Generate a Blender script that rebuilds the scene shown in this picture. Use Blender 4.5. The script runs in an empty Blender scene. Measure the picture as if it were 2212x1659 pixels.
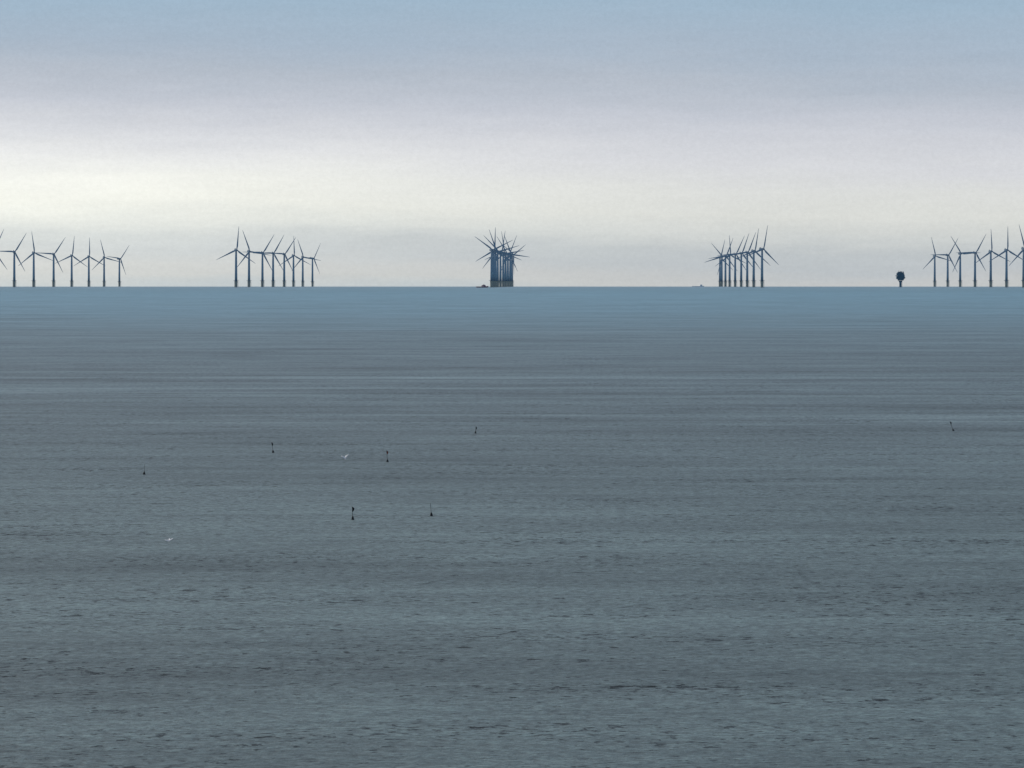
import bpy, bmesh, math, random
from mathutils import Matrix, Vector
random.seed(7)
R=7.4e6; H=25.0; P=7e-5
DIP=math.sqrt(2*H/R)
PITCH=DIP+math.atan(210.5*P)
scene=bpy.context.scene
col=scene.collection
def seaz(d): return -d*d/(2*R)
def elev(y): return -PITCH+math.atan((829.5-y)*P)
def dist_surface(y):
    t=-elev(y); q=t*t-2*H/R
    return R*(t-math.sqrt(max(q,0)))
def dist_for_top(y,top):
    e=elev(y); lo,hi=2000.0,40000.0
    for _ in range(60):
        m=(lo+hi)/2
        if (top-H)/m-m/(2*R)>e: lo=m
        else: hi=m
    return (lo+hi)/2
def place(x,d): return Vector(((x-1106)*P*d,d,seaz(d)))
def s2l(h):
    h=h.lstrip('#'); o=[]
    for i in (0,2,4):
        c=int(h[i:i+2],16)/255; o.append(c/12.92 if c<=0.04045 else ((c+0.055)/1.055)**2.4)
    return (*o,1)
# ---------- materials
def paint(name,c,rough=0.6,var=0.12,scale=0.3,metal=0.0):
    m=bpy.data.materials.new(name); m.use_nodes=True
    nt=m.node_tree; b=nt.nodes['Principled BSDF']
    tc=nt.nodes.new('ShaderNodeTexCoord'); n=nt.nodes.new('ShaderNodeTexNoise')
    n.inputs['Scale'].default_value=scale; n.inputs['Detail'].default_value=4
    nt.links.new(tc.outputs['Object'],n.inputs['Vector'])
    r=nt.nodes.new('ShaderNodeValToRGB')
    r.color_ramp.elements[0].position=.3; r.color_ramp.elements[1].position=.7
    r.color_ramp.elements[0].color=(*[v*(1-var) for v in c],1)
    r.color_ramp.elements[1].color=(*[min(1,v*(1+var)) for v in c],1)
    nt.links.new(n.outputs['Fac'],r.inputs['Fac']); nt.links.new(r.outputs['Color'],b.inputs['Base Color'])
    b.inputs['Roughness'].default_value=rough; b.inputs['Metallic'].default_value=metal
    return m
M_tower=paint('tower_hazed_paint',(0.24,0.34,0.43),0.8,.1,.08)  # turbine paints have the distance haze mixed into their base colour
M_blade=paint('blade_hazed_paint',(0.24,0.33,0.42),0.8,.08,.08)
M_nac=paint('nacelle_hazed_paint',(0.15,0.23,0.31),0.8,.1,.2)
M_found=paint('foundation_hazed_paint',(0.34,0.35,0.32),0.8,.2,.3)
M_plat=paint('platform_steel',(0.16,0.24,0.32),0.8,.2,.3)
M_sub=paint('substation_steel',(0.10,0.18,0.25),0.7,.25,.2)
M_dark=paint('dark_rubber',(0.012,0.014,0.016),0.7,.2,8)
M_flag=paint('flag_cloth',(0.015,0.015,0.02),0.9,.2,8)
M_orange=paint('reddish_cloth',(0.22,0.05,0.03),0.8,.2,8)
M_hull=paint('hull_paint',(0.26,0.15,0.20),0.6,.2,.3)
M_white=paint('white_paint',(0.8,0.82,0.85),0.6,.1,.3)
M_feather=paint('gull_feathers',(0.92,0.92,0.92),0.8,.02,6)
M_beak=paint('beak',(0.6,0.35,0.05),0.6,.1,6)
# ---------- mesh helpers
def obj_from_bm(name,bm,mat,parent=None,loc=(0,0,0),smooth=False):
    me=bpy.data.meshes.new(name); bmesh.ops.recalc_face_normals(bm,faces=bm.faces)
    bm.to_mesh(me); bm.free()
    if smooth:
        for p in me.polygons: p.use_smooth=True
    me.materials.append(mat)
    o=bpy.data.objects.new(name,me); col.objects.link(o); o.location=loc
    if parent: o.parent=parent
    return o
def lathe(bm,prof,seg=16,cx=0,cy=0,axis='Z'):
    rings=[]
    for z,r in prof:
        ring=[]
        for i in range(seg):
            a=2*math.pi*i/seg; p=(cx+r*math.cos(a),cy+r*math.sin(a),z)
            if axis=='Y': p=(cx+r*math.cos(a),z,cy+r*math.sin(a))
            ring.append(bm.verts.new(p))
        rings.append(ring)
    for a,b in zip(rings,rings[1:]):
        for i in range(seg): bm.faces.new((a[i],a[(i+1)%seg],b[(i+1)%seg],b[i]))
    bm.faces.new(rings[0]); bm.faces.new(rings[-1][::-1])
def box(bm,c,s,taper=1.0):
    vs=[]
    for z in (-.5,.5):
        k=1 if z<0 else taper
        for x,y in ((-.5,-.5),(.5,-.5),(.5,.5),(-.5,.5)):
            vs.append(bm.verts.new((c[0]+x*s[0]*k,c[1]+y*s[1]*k,c[2]+z*s[2])))
    for f in ((0,1,2,3),(7,6,5,4),(0,4,5,1),(1,5,6,2),(2,6,7,3),(3,7,4,0)): bm.faces.new([vs[i] for i in f])
def tube(bm,a,b,r,seg=6,r2=None):
    a=Vector(a); b=Vector(b); d=(b-a); q=d.to_track_quat('Z','Y'); r2=r if r2 is None else r2
    A=[];B=[]
    for i in range(seg):
        t=2*math.pi*i/seg; v=Vector((math.cos(t),math.sin(t),0))
        A.append(bm.verts.new(a+q@(v*r))); B.append(bm.verts.new(b+q@(v*r2)))
    for i in range(seg): bm.faces.new((A[i],A[(i+1)%seg],B[(i+1)%seg],B[i]))
    bm.faces.new(A); bm.faces.new(B[::-1])
def loft(bm,secs):
    rs=[[bm.verts.new(p) for p in s] for s in secs]; n=len(rs[0])
    for a,b in zip(rs,rs[1:]):
        for i in range(n): bm.faces.new((a[i],a[(i+1)%n],b[(i+1)%n],b[i]))
    bm.faces.new(rs[0]); bm.faces.new(rs[-1][::-1])
def empty(name,loc):
    e=bpy.data.objects.new(name,None); e.empty_display_size=1; col.objects.link(e); e.location=loc; return e
# ---------- world
w=bpy.data.worlds.new("World"); scene.world=w; w.use_nodes=True
nt=w.node_tree; nt.nodes.clear(); L=nt.links
def N(t,**k):
    n=nt.nodes.new(t)
    for a,b in k.items(): setattr(n,a,b)
    return n
SUN_EL=math.radians(28); SUN_AZ=math.radians(-50) # azimuth from +Y, toward -X
out=N('ShaderNodeOutputWorld')
sky=N('ShaderNodeTexSky'); sky.sky_type='NISHITA'; sky.sun_disc=False
sky.sun_elevation=SUN_EL; sky.sun_rotation=SUN_AZ; sky.dust_density=3.0; sky.air_density=1.0
bgs=N('ShaderNodeBackground'); bgs.inputs['Strength'].default_value=0.125
L.new(sky.outputs[0],bgs.inputs['Color'])
tc=N('ShaderNodeTexCoord'); sep=N('ShaderNodeSeparateXYZ'); L.new(tc.outputs['Generated'],sep.inputs[0])
def math_(op,a,b=None,c=None):
    n=N('ShaderNodeMath'); n.operation=op
    for i,v in enumerate((a,b,c)):
        if v is None: continue
        if isinstance(v,(int,float)): n.inputs[i].default_value=v
        else: L.new(v,n.inputs[i])
    return n.outputs[0]
def wnoise(sc,detail,rough,loc=0):
    mp=N('ShaderNodeMapping'); mp.inputs['Scale'].default_value=sc; mp.inputs['Location'].default_value=(loc,loc,loc); L.new(tc.outputs['Generated'],mp.inputs[0])
    nz=N('ShaderNodeTexNoise'); nz.inputs['Scale'].default_value=1.0; nz.inputs['Detail'].default_value=detail; nz.inputs['Roughness'].default_value=rough; L.new(mp.outputs[0],nz.inputs['Vector'])
    return math_('SUBTRACT',nz.outputs['Fac'],0.5)
elv=math_('ADD',sep.outputs['Z'],math_('MULTIPLY',wnoise((14,14,90),7,.65),0.009))
elv=math_('ADD',elv,math_('MULTIPLY',sep.outputs['X'],0.018))
mr=N('ShaderNodeMapRange'); mr.inputs['From Min'].default_value=-0.006; mr.inputs['From Max'].default_value=0.056
L.new(elv,mr.inputs['Value'])
ramp=N('ShaderNodeValToRGB'); L.new(mr.outputs[0],ramp.inputs['Fac'])
stops=[(630,'bac2c6'),(605,'c2c5c5'),(585,'c1c4c5'),(560,'bbc1c5'),(530,'bdc3c6'),(500,'ccd0cf'),(455,'d9dbd7'),(400,'dadcda'),(345,'d6d8dc'),(290,'ced1d8'),(235,'c3c8d2'),(170,'b4bdc9'),(100,'a9b8c8'),(0,'a0b7ca'),(-150,'93a8bb')]
cr=ramp.color_ramp
def pos(y): return ((elev(y))+0.006)/0.062
while len(cr.elements)>1: cr.elements.remove(cr.elements[-1])
cr.elements[0].position=max(0,pos(stops[0][0])); cr.elements[0].color=s2l(stops[0][1])
for y,c in stops[1:]:
    e=cr.elements.new(min(1,pos(y))); e.color=s2l(c)
# glow of the hidden sun behind the haze, towards the sun azimuth, in a low band
az=N('ShaderNodeMapRange'); az.interpolation_type='SMOOTHSTEP'
az.inputs['From Min'].default_value=0.05; az.inputs['From Max'].default_value=-0.10
L.new(sep.outputs['X'],az.inputs['Value'])
e0=(elev(430))
dd=math_('SUBTRACT',elv,e0)
low=math_('LESS_THAN',dd,0.0)
g=math_('DIVIDE',dd,math_('ADD',0.0085,math_('MULTIPLY',low,0.0055)))
g=math_('POWER',2.718,math_('MULTIPLY',math_('MULTIPLY',g,g),-1))
gl=math_('MULTIPLY',az.outputs[0],g)
gl=math_('MULTIPLY',gl,math_('ADD',1.0,math_('MULTIPLY',wnoise((30,30,260),6,.6,4),.7)))
mixg=N('ShaderNodeMix',data_type='RGBA'); mixg.blend_type='ADD'
L.new(gl,mixg.inputs['Factor']); L.new(ramp.outputs[0],mixg.inputs[6]); mixg.inputs[7].default_value=(0.26,0.255,0.205,1)
# thin cloud mottling
mott=math_('ADD',1.0,math_('ADD',math_('MULTIPLY',wnoise((40,40,420),8,.7,2),.13),math_('MULTIPLY',wnoise((1300,1300,1700),4,.95,7),.24)))
bgh=N('ShaderNodeBackground'); L.new(mixg.outputs[2],bgh.inputs['Color']); L.new(mott,bgh.inputs['Strength'])
fac=N('ShaderNodeMapRange'); fac.interpolation_type='SMOOTHSTEP'
fac.inputs['From Min'].default_value=0.06; fac.inputs['From Max'].default_value=0.5
L.new(sep.outputs['Z'],fac.inputs['Value'])
ms=N('ShaderNodeMixShader'); L.new(fac.outputs[0],ms.inputs[0]); L.new(bgh.outputs[0],ms.inputs[1]); L.new(bgs.outputs[0],ms.inputs[2])
L.new(ms.outputs[0],out.inputs[0])
# ---------- sun (veiled)
sl=bpy.data.lights.new('sun','SUN'); sl.energy=1.0; sl.angle=math.radians(12); sl.color=(1,.95,.88)
so=bpy.data.objects.new('sun',sl); col.objects.link(so)
sd=Vector((math.sin(SUN_AZ)*math.cos(SUN_EL),math.cos(SUN_AZ)*math.cos(SUN_EL),math.sin(SUN_EL)))
so.rotation_euler=sd.to_track_quat('Z','Y').to_euler(); so.location=(0,0,100)
# ---------- sea : one sheet following the earth's curvature
NS=720; rad=[0.0]
r=20.0
while r<45000: rad.append(r); r+= min(max(r*0.06,8),400)
verts=[(0,0,0)]; faces=[]
for q in rad[1:]:
    for i in range(NS):
        a=2*math.pi*i/NS; verts.append((q*math.sin(a),q*math.cos(a),seaz(q)))
for i in range(NS): faces.append((0,1+(i+1)%NS,1+i))
for k in range(len(rad)-2):
    b0=1+k*NS; b1=b0+NS
    for i in range(NS):
        j=(i+1)%NS; faces.append((b0+i,b0+j,b1+j,b1+i))
me=bpy.data.meshes.new('sea'); me.from_pydata(verts,[],faces); me.update()
for p in me.polygons: p.use_smooth=True
sea=bpy.data.objects.new('sea',me); col.objects.link(sea); sea['kind']='structure'
if me.polygons[1000].normal.z<0: me.flip_normals()
m=bpy.data.materials.new('sea_water'); m.use_nodes=True; nt=m.node_tree; L=nt.links
b=nt.nodes['Principled BSDF']
geo=N('ShaderNodeNewGeometry'); 
def noise(sx,sy,detail=3,rough=.5,off=0,rot=3):
    mp=N('ShaderNodeMapping'); mp.inputs['Scale'].default_value=(sx,sy,0); mp.inputs['Location'].default_value=(off,off*1.7,off); mp.inputs['Rotation'].default_value=(0,0,math.radians(rot))
    L.new(geo.outputs['Position'],mp.inputs[0])
    n=N('ShaderNodeTexNoise'); n.inputs['Scale'].default_value=1; n.inputs['Detail'].default_value=detail; n.inputs['Roughness'].default_value=rough
    L.new(mp.outputs[0],n.inputs['Vector']); return n.outputs['Fac']
def mrange(v,a,b_,c_,d_,smooth=False):
    n=N('ShaderNodeMapRange'); n.inputs['From Min'].default_value=a; n.inputs['From Max'].default_value=b_; n.inputs['To Min'].default_value=c_; n.inputs['To Max'].default_value=d_
    if smooth: n.interpolation_type='SMOOTHSTEP'
    L.new(v,n.inputs['Value']); return n.outputs[0]
rip=noise(1.5,1.2,4,.85,3,1); rip2=noise(.8,.40,4,.75,51,1); chop=noise(.07,.12,6,.7,11,1)
band=noise(1/110,1/60,10,.72,5,1); patch=noise(1/500,1/260,4,.55,9)
fleck=noise(1.2,.95,3,.6,21,1); fleck2=noise(.65,.34,4,.65,41,1); grp=noise(1/30,1/18,4,.6,31); slick=noise(1/300,1/38,5,.55,17,.5)
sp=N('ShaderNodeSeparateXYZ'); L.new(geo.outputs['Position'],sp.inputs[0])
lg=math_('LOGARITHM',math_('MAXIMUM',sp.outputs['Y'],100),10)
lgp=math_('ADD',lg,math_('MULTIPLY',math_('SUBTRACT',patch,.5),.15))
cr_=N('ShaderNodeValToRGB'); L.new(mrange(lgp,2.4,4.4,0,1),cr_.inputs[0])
cs=[(330,(.090,.138,.126)),(600,(.112,.165,.153)),(1000,(.117,.166,.162)),(1800,(.138,.200,.208)),(2700,(.163,.258,.285)),(4000,(.19,.355,.42)),(7500,(.20,.405,.49)),(9500,(.18,.37,.45)),(16000,(.24,.39,.46))]  # paler, bluer far out: aerial haze and sky reflection painted into water colour
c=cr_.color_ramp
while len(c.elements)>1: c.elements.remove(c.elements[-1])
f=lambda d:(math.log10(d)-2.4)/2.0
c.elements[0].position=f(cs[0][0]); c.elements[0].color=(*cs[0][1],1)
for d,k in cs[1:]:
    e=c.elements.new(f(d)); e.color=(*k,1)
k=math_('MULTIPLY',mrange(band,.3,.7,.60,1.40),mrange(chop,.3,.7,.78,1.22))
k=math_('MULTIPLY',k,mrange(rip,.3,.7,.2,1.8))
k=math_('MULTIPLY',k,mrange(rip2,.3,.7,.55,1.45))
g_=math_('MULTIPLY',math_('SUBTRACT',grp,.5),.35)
k=math_('MULTIPLY',k,mrange(math_('ADD',fleck,g_),.61,.67,1,.05,True))  # dark strokes of steep wave faces, painted into colour and specular
k=math_('MULTIPLY',k,mrange(math_('ADD',fleck2,g_),.61,.66,1,.15,True))
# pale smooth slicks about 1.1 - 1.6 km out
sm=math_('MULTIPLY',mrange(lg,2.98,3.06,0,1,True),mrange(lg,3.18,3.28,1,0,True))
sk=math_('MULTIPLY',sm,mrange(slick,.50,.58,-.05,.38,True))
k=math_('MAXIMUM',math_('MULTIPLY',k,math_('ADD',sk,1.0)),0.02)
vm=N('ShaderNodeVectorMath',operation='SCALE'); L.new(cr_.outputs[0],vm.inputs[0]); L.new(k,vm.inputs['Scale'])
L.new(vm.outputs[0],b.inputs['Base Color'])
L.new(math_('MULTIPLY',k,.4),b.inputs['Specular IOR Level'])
b.inputs['Roughness'].default_value=.4; b.inputs['IOR'].default_value=1.33
hgt=math_('ADD',math_('MULTIPLY',rip,.2),math_('MULTIPLY',chop,.8))
bp=N('ShaderNodeBump'); bp.inputs['Strength'].default_value=1; bp.inputs['Distance'].default_value=1.0
L.new(hgt,bp.inputs['Height']); L.new(bp.outputs[0],b.inputs['Normal'])
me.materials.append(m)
# ---------- wind turbine prototype (hub 80 m, blade 50 m)
def build_turbine():
    T=empty('wind_turbine',(0,0,0))
    bm=bmesh.new(); lathe(bm,[(-12,3.0),(9,3.0),(9.2,3.3),(14,3.3)],20)
    for s in (-1,1):
        tube(bm,(3.9*s,-2.2,-8),(3.9*s,-2.2,13),.3); 
    fo=obj_from_bm('foundation',bm,M_found,T)
    bm=bmesh.new(); lathe(bm,[(14,3.2),(14.0,5.6),(14.6,5.6),(14.6,3.0)],20)
    for i in range(12):
        a=math.pi*i/6; tube(bm,(5.4*math.cos(a),5.4*math.sin(a),14.5),(5.4*math.cos(a),5.4*math.sin(a),15.8),.08,4)
    for i in range(12):
        a=math.pi*i/6; b2=math.pi*(i+1)/6; tube(bm,(5.4*math.cos(a),5.4*math.sin(a),15.8),(5.4*math.cos(b2),5.4*math.sin(b2),15.8),.1,4)
    pl=obj_from_bm('platform',bm,M_plat,T)
    bm=bmesh.new(); lathe(bm,[(14.6,2.9),(40,2.6),(60,2.35),(77.6,2.0)],24)
    tw=obj_from_bm('tower',bm,M_tower,T,smooth=True)
    bm=bmesh.new()
    secs=[]
    for y,wx,hz in ((-4,1.7,1.8),(-3,2.2,2.3),(4,2.4,2.5),(8,2.1,2.3),(9.5,1.4,1.6)):
        s=[]
        for i in range(12):
            a=2*math.pi*i/12; ca,sa=math.cos(a),math.sin(a)
            s.append((wx*math.copysign(abs(ca)**.5,ca),y,80+hz*math.copysign(abs(sa)**.5,sa)))
        secs.append(s)
    loft(bm,secs); box(bm,(0,7,82.9),(1.6,1.8,1.4)); tube(bm,(0,8,82),(0,8,85),.1)
    na=obj_from_bm('nacelle',bm,M_nac,T)
    bm=bmesh.new(); lathe(bm,[(-1.9,1.5),(0,1.9),(1.2,1.7),(2.2,1.1),(2.7,.2)][::1],16,axis='Y')
    for v in bm.verts: v.co.y=-v.co.y
    ro=obj_from_bm('rotor',bm,M_nac,T,(0,-6,80),smooth=True)
    bm=bmesh.new(); secs=[]
    for z,c_,t,tw_ in ((1.0,2.2,2.2,0),(3,2.4,2.0,5),(8,3.7,1.3,16),(14,3.4,1.0,12),(25,2.4,.7,7),(38,1.5,.4,3),(47,.9,.25,0),(51,.35,.1,0)):
        s=[]; t_=math.radians(tw_)
        for i in range(12):
            a=2*math.pi*i/12; x=c_/2*math.cos(a)+(c_*.15 if z>3 else 0); y=t/2*math.sin(a)
            s.append((x*math.cos(t_)-y*math.sin(t_),x*math.sin(t_)+y*math.cos(t_)-z*0.01,z))
        secs.append(s)
    loft(bm,secs)
    bl=obj_from_bm('blade',bm,M_blade,ro,smooth=True)
    bls=[bl]
    for k in (1,2):
        o=bl.copy(); col.objects.link(o); o.parent=ro; o.rotation_euler=(0,math.radians(120*k),0); bls.append(o)
    return T,[fo,pl,tw,na],ro,bls
T0,parts,ro0,bls0=build_turbine()
# x, hub y, blade phase, yaw (optional): where each stands was measured, then turned into metres
G=[
 [(-14,541,25),(31,544,32),(73,546,-8),(116,549,34),(155,552,6),(192,554,0),(225,556,-14),(258,559,38,40)],
 [(510,540,5),(538,543,-20),(567,546,32),(590,547,30),(614,549,34),(634,552,-2),(654,555,-19),(675,558,32,50)],
 [(1062,540,-55),(1066,541,2),(1070,542,-20),(1075,543,-45),(1081,545,10,30),(1087,546,-10,35),(1092,547,-38,35),(1097,548,28,45),(1102,549,-22,25),(1106,550,60,50)],
 [(1555,556,14),(1559,555,-42),(1567,553,22),(1576,551,-4),(1588,549,26),(1601,547,20),(1614,545,22),(1628,542,10,30),(1646,538,11,35)],
 [(2019,553,-14),(2047,551,31),(2074,548,-33),(2106,546,30),(2140,543,-3),(2174,540,0),(2211,537,-15)]]
first=True
for g in G:
    for it in g:
        x,y,ph=it[:3]; yaw=it[3] if len(it)>3 else 20
        d=dist_for_top(y,80); 
        if first: T,ro=T0,ro0; first=False
        else:
            T=T0.copy(); col.objects.link(T)
            for p in parts:
                o=p.copy(); col.objects.link(o); o.parent=T
            ro=ro0.copy(); col.objects.link(ro); ro.parent=T
            for b_ in bls0:
                o=b_.copy(); col.objects.link(o); o.parent=ro
        T.location=place(x,d); T.rotation_euler=(0,0,math.radians(yaw+random.uniform(-3,3)))
        ro.rotation_euler=(0,math.radians(ph),0)
        T['label']='three-bladed hazy blue offshore wind turbine standing in the sea'
        T['category']='wind turbine'; T['group']='offshore wind farm turbines'
# ---------- offshore substation
d=14600; S=empty('offshore_substation',place(1945,d))
S['label']='dark blocky offshore substation platform on one leg in the sea'; S['category']='offshore platform'
bm=bmesh.new(); lathe(bm,[(-10,2.6),(12,2.6),(13,3.4),(14.6,3.4)],16); tube(bm,(3.5,-2,-6),(3.5,-2,14),.35)
for a in range(4): tube(bm,(2.2*math.cos(a*1.57+.78),2.2*math.sin(a*1.57+.78),9),(6*math.cos(a*1.57+.78),6*math.sin(a*1.57+.78),15.5),.4)
obj_from_bm('foundation',bm,M_sub,S)
bm=bmesh.new(); box(bm,(.5,0,16.6),(13,14,3)); box(bm,(-.4,0,20.6),(17.5,17,5)); box(bm,(.6,0,25.4),(16.5,17,4.4)); box(bm,(-.4,0,29.2),(16.5,16,3)); box(bm,(-.6,0,31.9),(13,12,2.2)); box(bm,(-1.2,2,33.7),(8,5,1.3))
for z,w_ in ((18.1,18.0),(23.12,19),(27.65,18.6),(30.75,17.0)): box(bm,(0,0,z),(w_,18.6,.25))
for i in range(-4,5):
    for s in (-1,1): tube(bm,(i*2.2,s*9.1,18.1),(i*2.2,s*9.1,27.6),.14,4)
box(bm,(9.4,-3,21),(2.0,4,2.6)); box(bm,(-9.6,2,25.2),(1.8,5,2))
obj_from_bm('topside',bm,M_sub,S)
bm=bmesh.new(); tube(bm,(6.2,-6.6,30.8),(6.2,-6.6,34.4),.6); tube(bm,(6.2,-6.6,34),(-1,-6.6,35),.4); box(bm,(6.2,-6.6,33.4),(2,2,1.8))
obj_from_bm('crane',bm,M_sub,S)
bm=bmesh.new(); tube(bm,(-4,-2,33),(-4,-2,37),.2); tube(bm,(-5,-2,36),(-3,-2,36),.12)
obj_from_bm('mast',bm,M_sub,S)
# ---------- vessels
def vessel(name,x,d,Ln,Wd,Hh,hullm,supm,label,cat,yaw,houses,mast,group=None):
    V=empty(name,place(x,d)); V.rotation_euler=(0,0,math.radians(yaw)); V['label']=label; V['category']=cat
    bm=bmesh.new(); secs=[]
    for t,wf,top in ((-.5,.85,1.0),(-.3,1,.95),(.1,1,.95),(.3,.85,1.1),(.42,.5,1.3),(.5,.06,1.5)):
        xx=t*Ln; w_=Wd/2*wf; tp=Hh*top
        secs.append([(xx,-w_,tp),(xx-.02*Ln*(t>0.2),-w_*.8,-1.2),(xx-.02*Ln*(t>0.2),w_*.8,-1.2),(xx,w_,tp)])
    loft(bm,secs); obj_from_bm('hull',bm,hullm,V)
    bm=bmesh.new()
    for cx,l,hh,z in houses: box(bm,(cx*Ln,0,z+hh/2),(l*Ln,Wd*.7,hh),.94)
    obj_from_bm('wheelhouse',bm,supm,V)
    bm=bmesh.new()
    for mx,z0,z1 in mast: tube(bm,(mx*Ln,0,z0),(mx*Ln,0,z1),.25,6,.12)
    obj_from_bm('mast',bm,supm,V)
    return V
vessel('service_boat',1042,13600,25,8,2.4,M_hull,M_hull,'small dark reddish purple service boat beside the turbines','boat',8,[(.1,.35,2.2,2.5),(.12,.2,1.2,4.75)],[(.1,5.9,8)])
vessel('cargo_ship',1508,21800,40,10,2.0,M_white,M_white,'pale hazy ship low on the horizon','ship',5,[(.25,.18,5,2.0)],[(.27,7,9)])
# ---------- fishing marker buoys
def buoy(x,ybase,hpx,tilt,flag,lab):
    d=dist_surface(ybase); hm=hpx*P*d
    B=empty('marker_buoy',place(x,d)); B.rotation_euler=(0,math.radians(tilt),math.radians(random.uniform(-15,15)))
    B['label']=lab; B['category']='buoy'; B['group']='fishing marker buoys'
    fs=random.uniform(.75,1.0)
    bm=bmesh.new(); lathe(bm,[(-.14,.05),(-.1,.13*fs),(0,.17*fs),(.1,.16*fs),(.25,.10),(.40,.03)],14)
    obj_from_bm('float',bm,M_dark,B,smooth=True)
    bm=bmesh.new(); tube(bm,(0,0,-.5),(0,0,hm),.026,8,.02); obj_from_bm('pole',bm,M_dark,B)
    if flag:
        bm=bmesh.new(); n=8; secs=[]; fw=random.uniform(.9,1.3)
        for i in range(7):
            t=i/6; z=hm-.01-.46*t; wd=(.06+.17*fw*math.sin(math.pi*min(1,t*.8+.15)))*(1-.45*t)
            top=[];bot=[]
            for j in range(n+1):
                u=j/n; x_=u*wd-.02; y_=.03*math.sin(u*9+t*2)*(.3+u)
                top.append((x_,y_+.008,z-.10*u)); bot.append((x_,y_-.008,z-.10*u))
            secs.append(top+bot[::-1])
        loft(bm,secs)
        obj_from_bm('flag',bm,M_orange if flag=='o' else M_flag,B)
lf='black marker buoy with a limp dark flag floating on the sea'
buoy(590,978,23,-9,'d',lf); buoy(837,998,25,-5,'o','black marker buoy with a reddish flag on its pole')
buoy(762,1123,29,-3,'d',lf); buoy(932,1115,28,-5,None,'black marker buoy with a bare thin pole')
buoy(1027,936,15,4,'d',lf); buoy(2060,931,22,-22,'d','black marker buoy leaning over with a dark flag')
buoy(311,1025,22,2,None,'black marker buoy with a bare thin pole')
# ---------- gulls
def gull(x,y,up,dihed,span,yaw,sc,lab):
    d=dist_surface(y); pz=place(x,d); pz.z+=up
    bm=bmesh.new()
    secs=[]
    for yy,r,zz in ((-.26,.012,.0),(-.2,.03,0),(-.1,.06,0),(.02,.075,0),(.12,.06,.005),(.17,.042,.02),(.21,.042,.03),(.24,.025,.025),(.26,.01,.02)):
        secs.append([(r*math.cos(2*math.pi*i/10),yy,zz+r*.9*math.sin(2*math.pi*i/10)) for i in range(10)])
    loft(bm,secs)
    for s in (-1,1):
        ws=[]
        for t,ch,sw in ((.05,.22,0),(.3,.21,.04),(.55,.17,.0),(.8,.12,-.07),(1,.02,-.16)):
            a=math.radians(dihed); z=.03+(min(t,.5)*math.sin(a)+max(t-.5,0)*math.sin(a*.3))*span/2
            xx=s*(min(t,.5)*math.cos(a)+max(t-.5,0))*span/2
            y0=.03+sw
            ws.append([(xx,y0+ch/2,z-.02),(xx,y0,z+.016),(xx,y0-ch/2,z+.02),(xx,y0,z-.01)])
        loft(bm,ws)
    loft(bm,[[(-.03,-.2,.012),(.03,-.2,.012),(.03,-.2,-.004),(-.03,-.2,-.004)],[(-.07,-.34,.008),(.07,-.34,.008),(.07,-.34,0),(-.07,-.34,0)]])
    for v in bm.verts: v.co*=sc
    o=obj_from_bm('gull',bm,M_feather,None,pz,smooth=True); o.rotation_euler=(math.radians(-35),math.radians(12),math.radians(yaw))
    o['label']=lab; o['category']='bird'; o['group']='gulls over the water'
    bm=bmesh.new(); tube(bm,(0,.25*sc,.022*sc),(0,.31*sc,.012*sc),.012*sc,6,.003); obj_from_bm('beak',bm,M_beak,o)
gull(746,994,.3,42,.8,165,1.5,'white gull with raised wings low over the water')
gull(365,1172,.2,10,.9,170,.9,'white gull gliding with spread wings low over the water')
# ---------- camera
cd=bpy.data.cameras.new('camera'); co=bpy.data.objects.new('camera',cd); col.objects.link(co)
co.location=(0,0,H); co.rotation_euler=(math.pi/2-PITCH,0,0)
cd.sensor_width=36; cd.lens=36/(2212*P); cd.clip_start=1; cd.clip_end=100000
scene.camera=co
scene.view_settings.view_transform='Standard'; scene.view_settings.look='None'; scene.view_settings.exposure=0
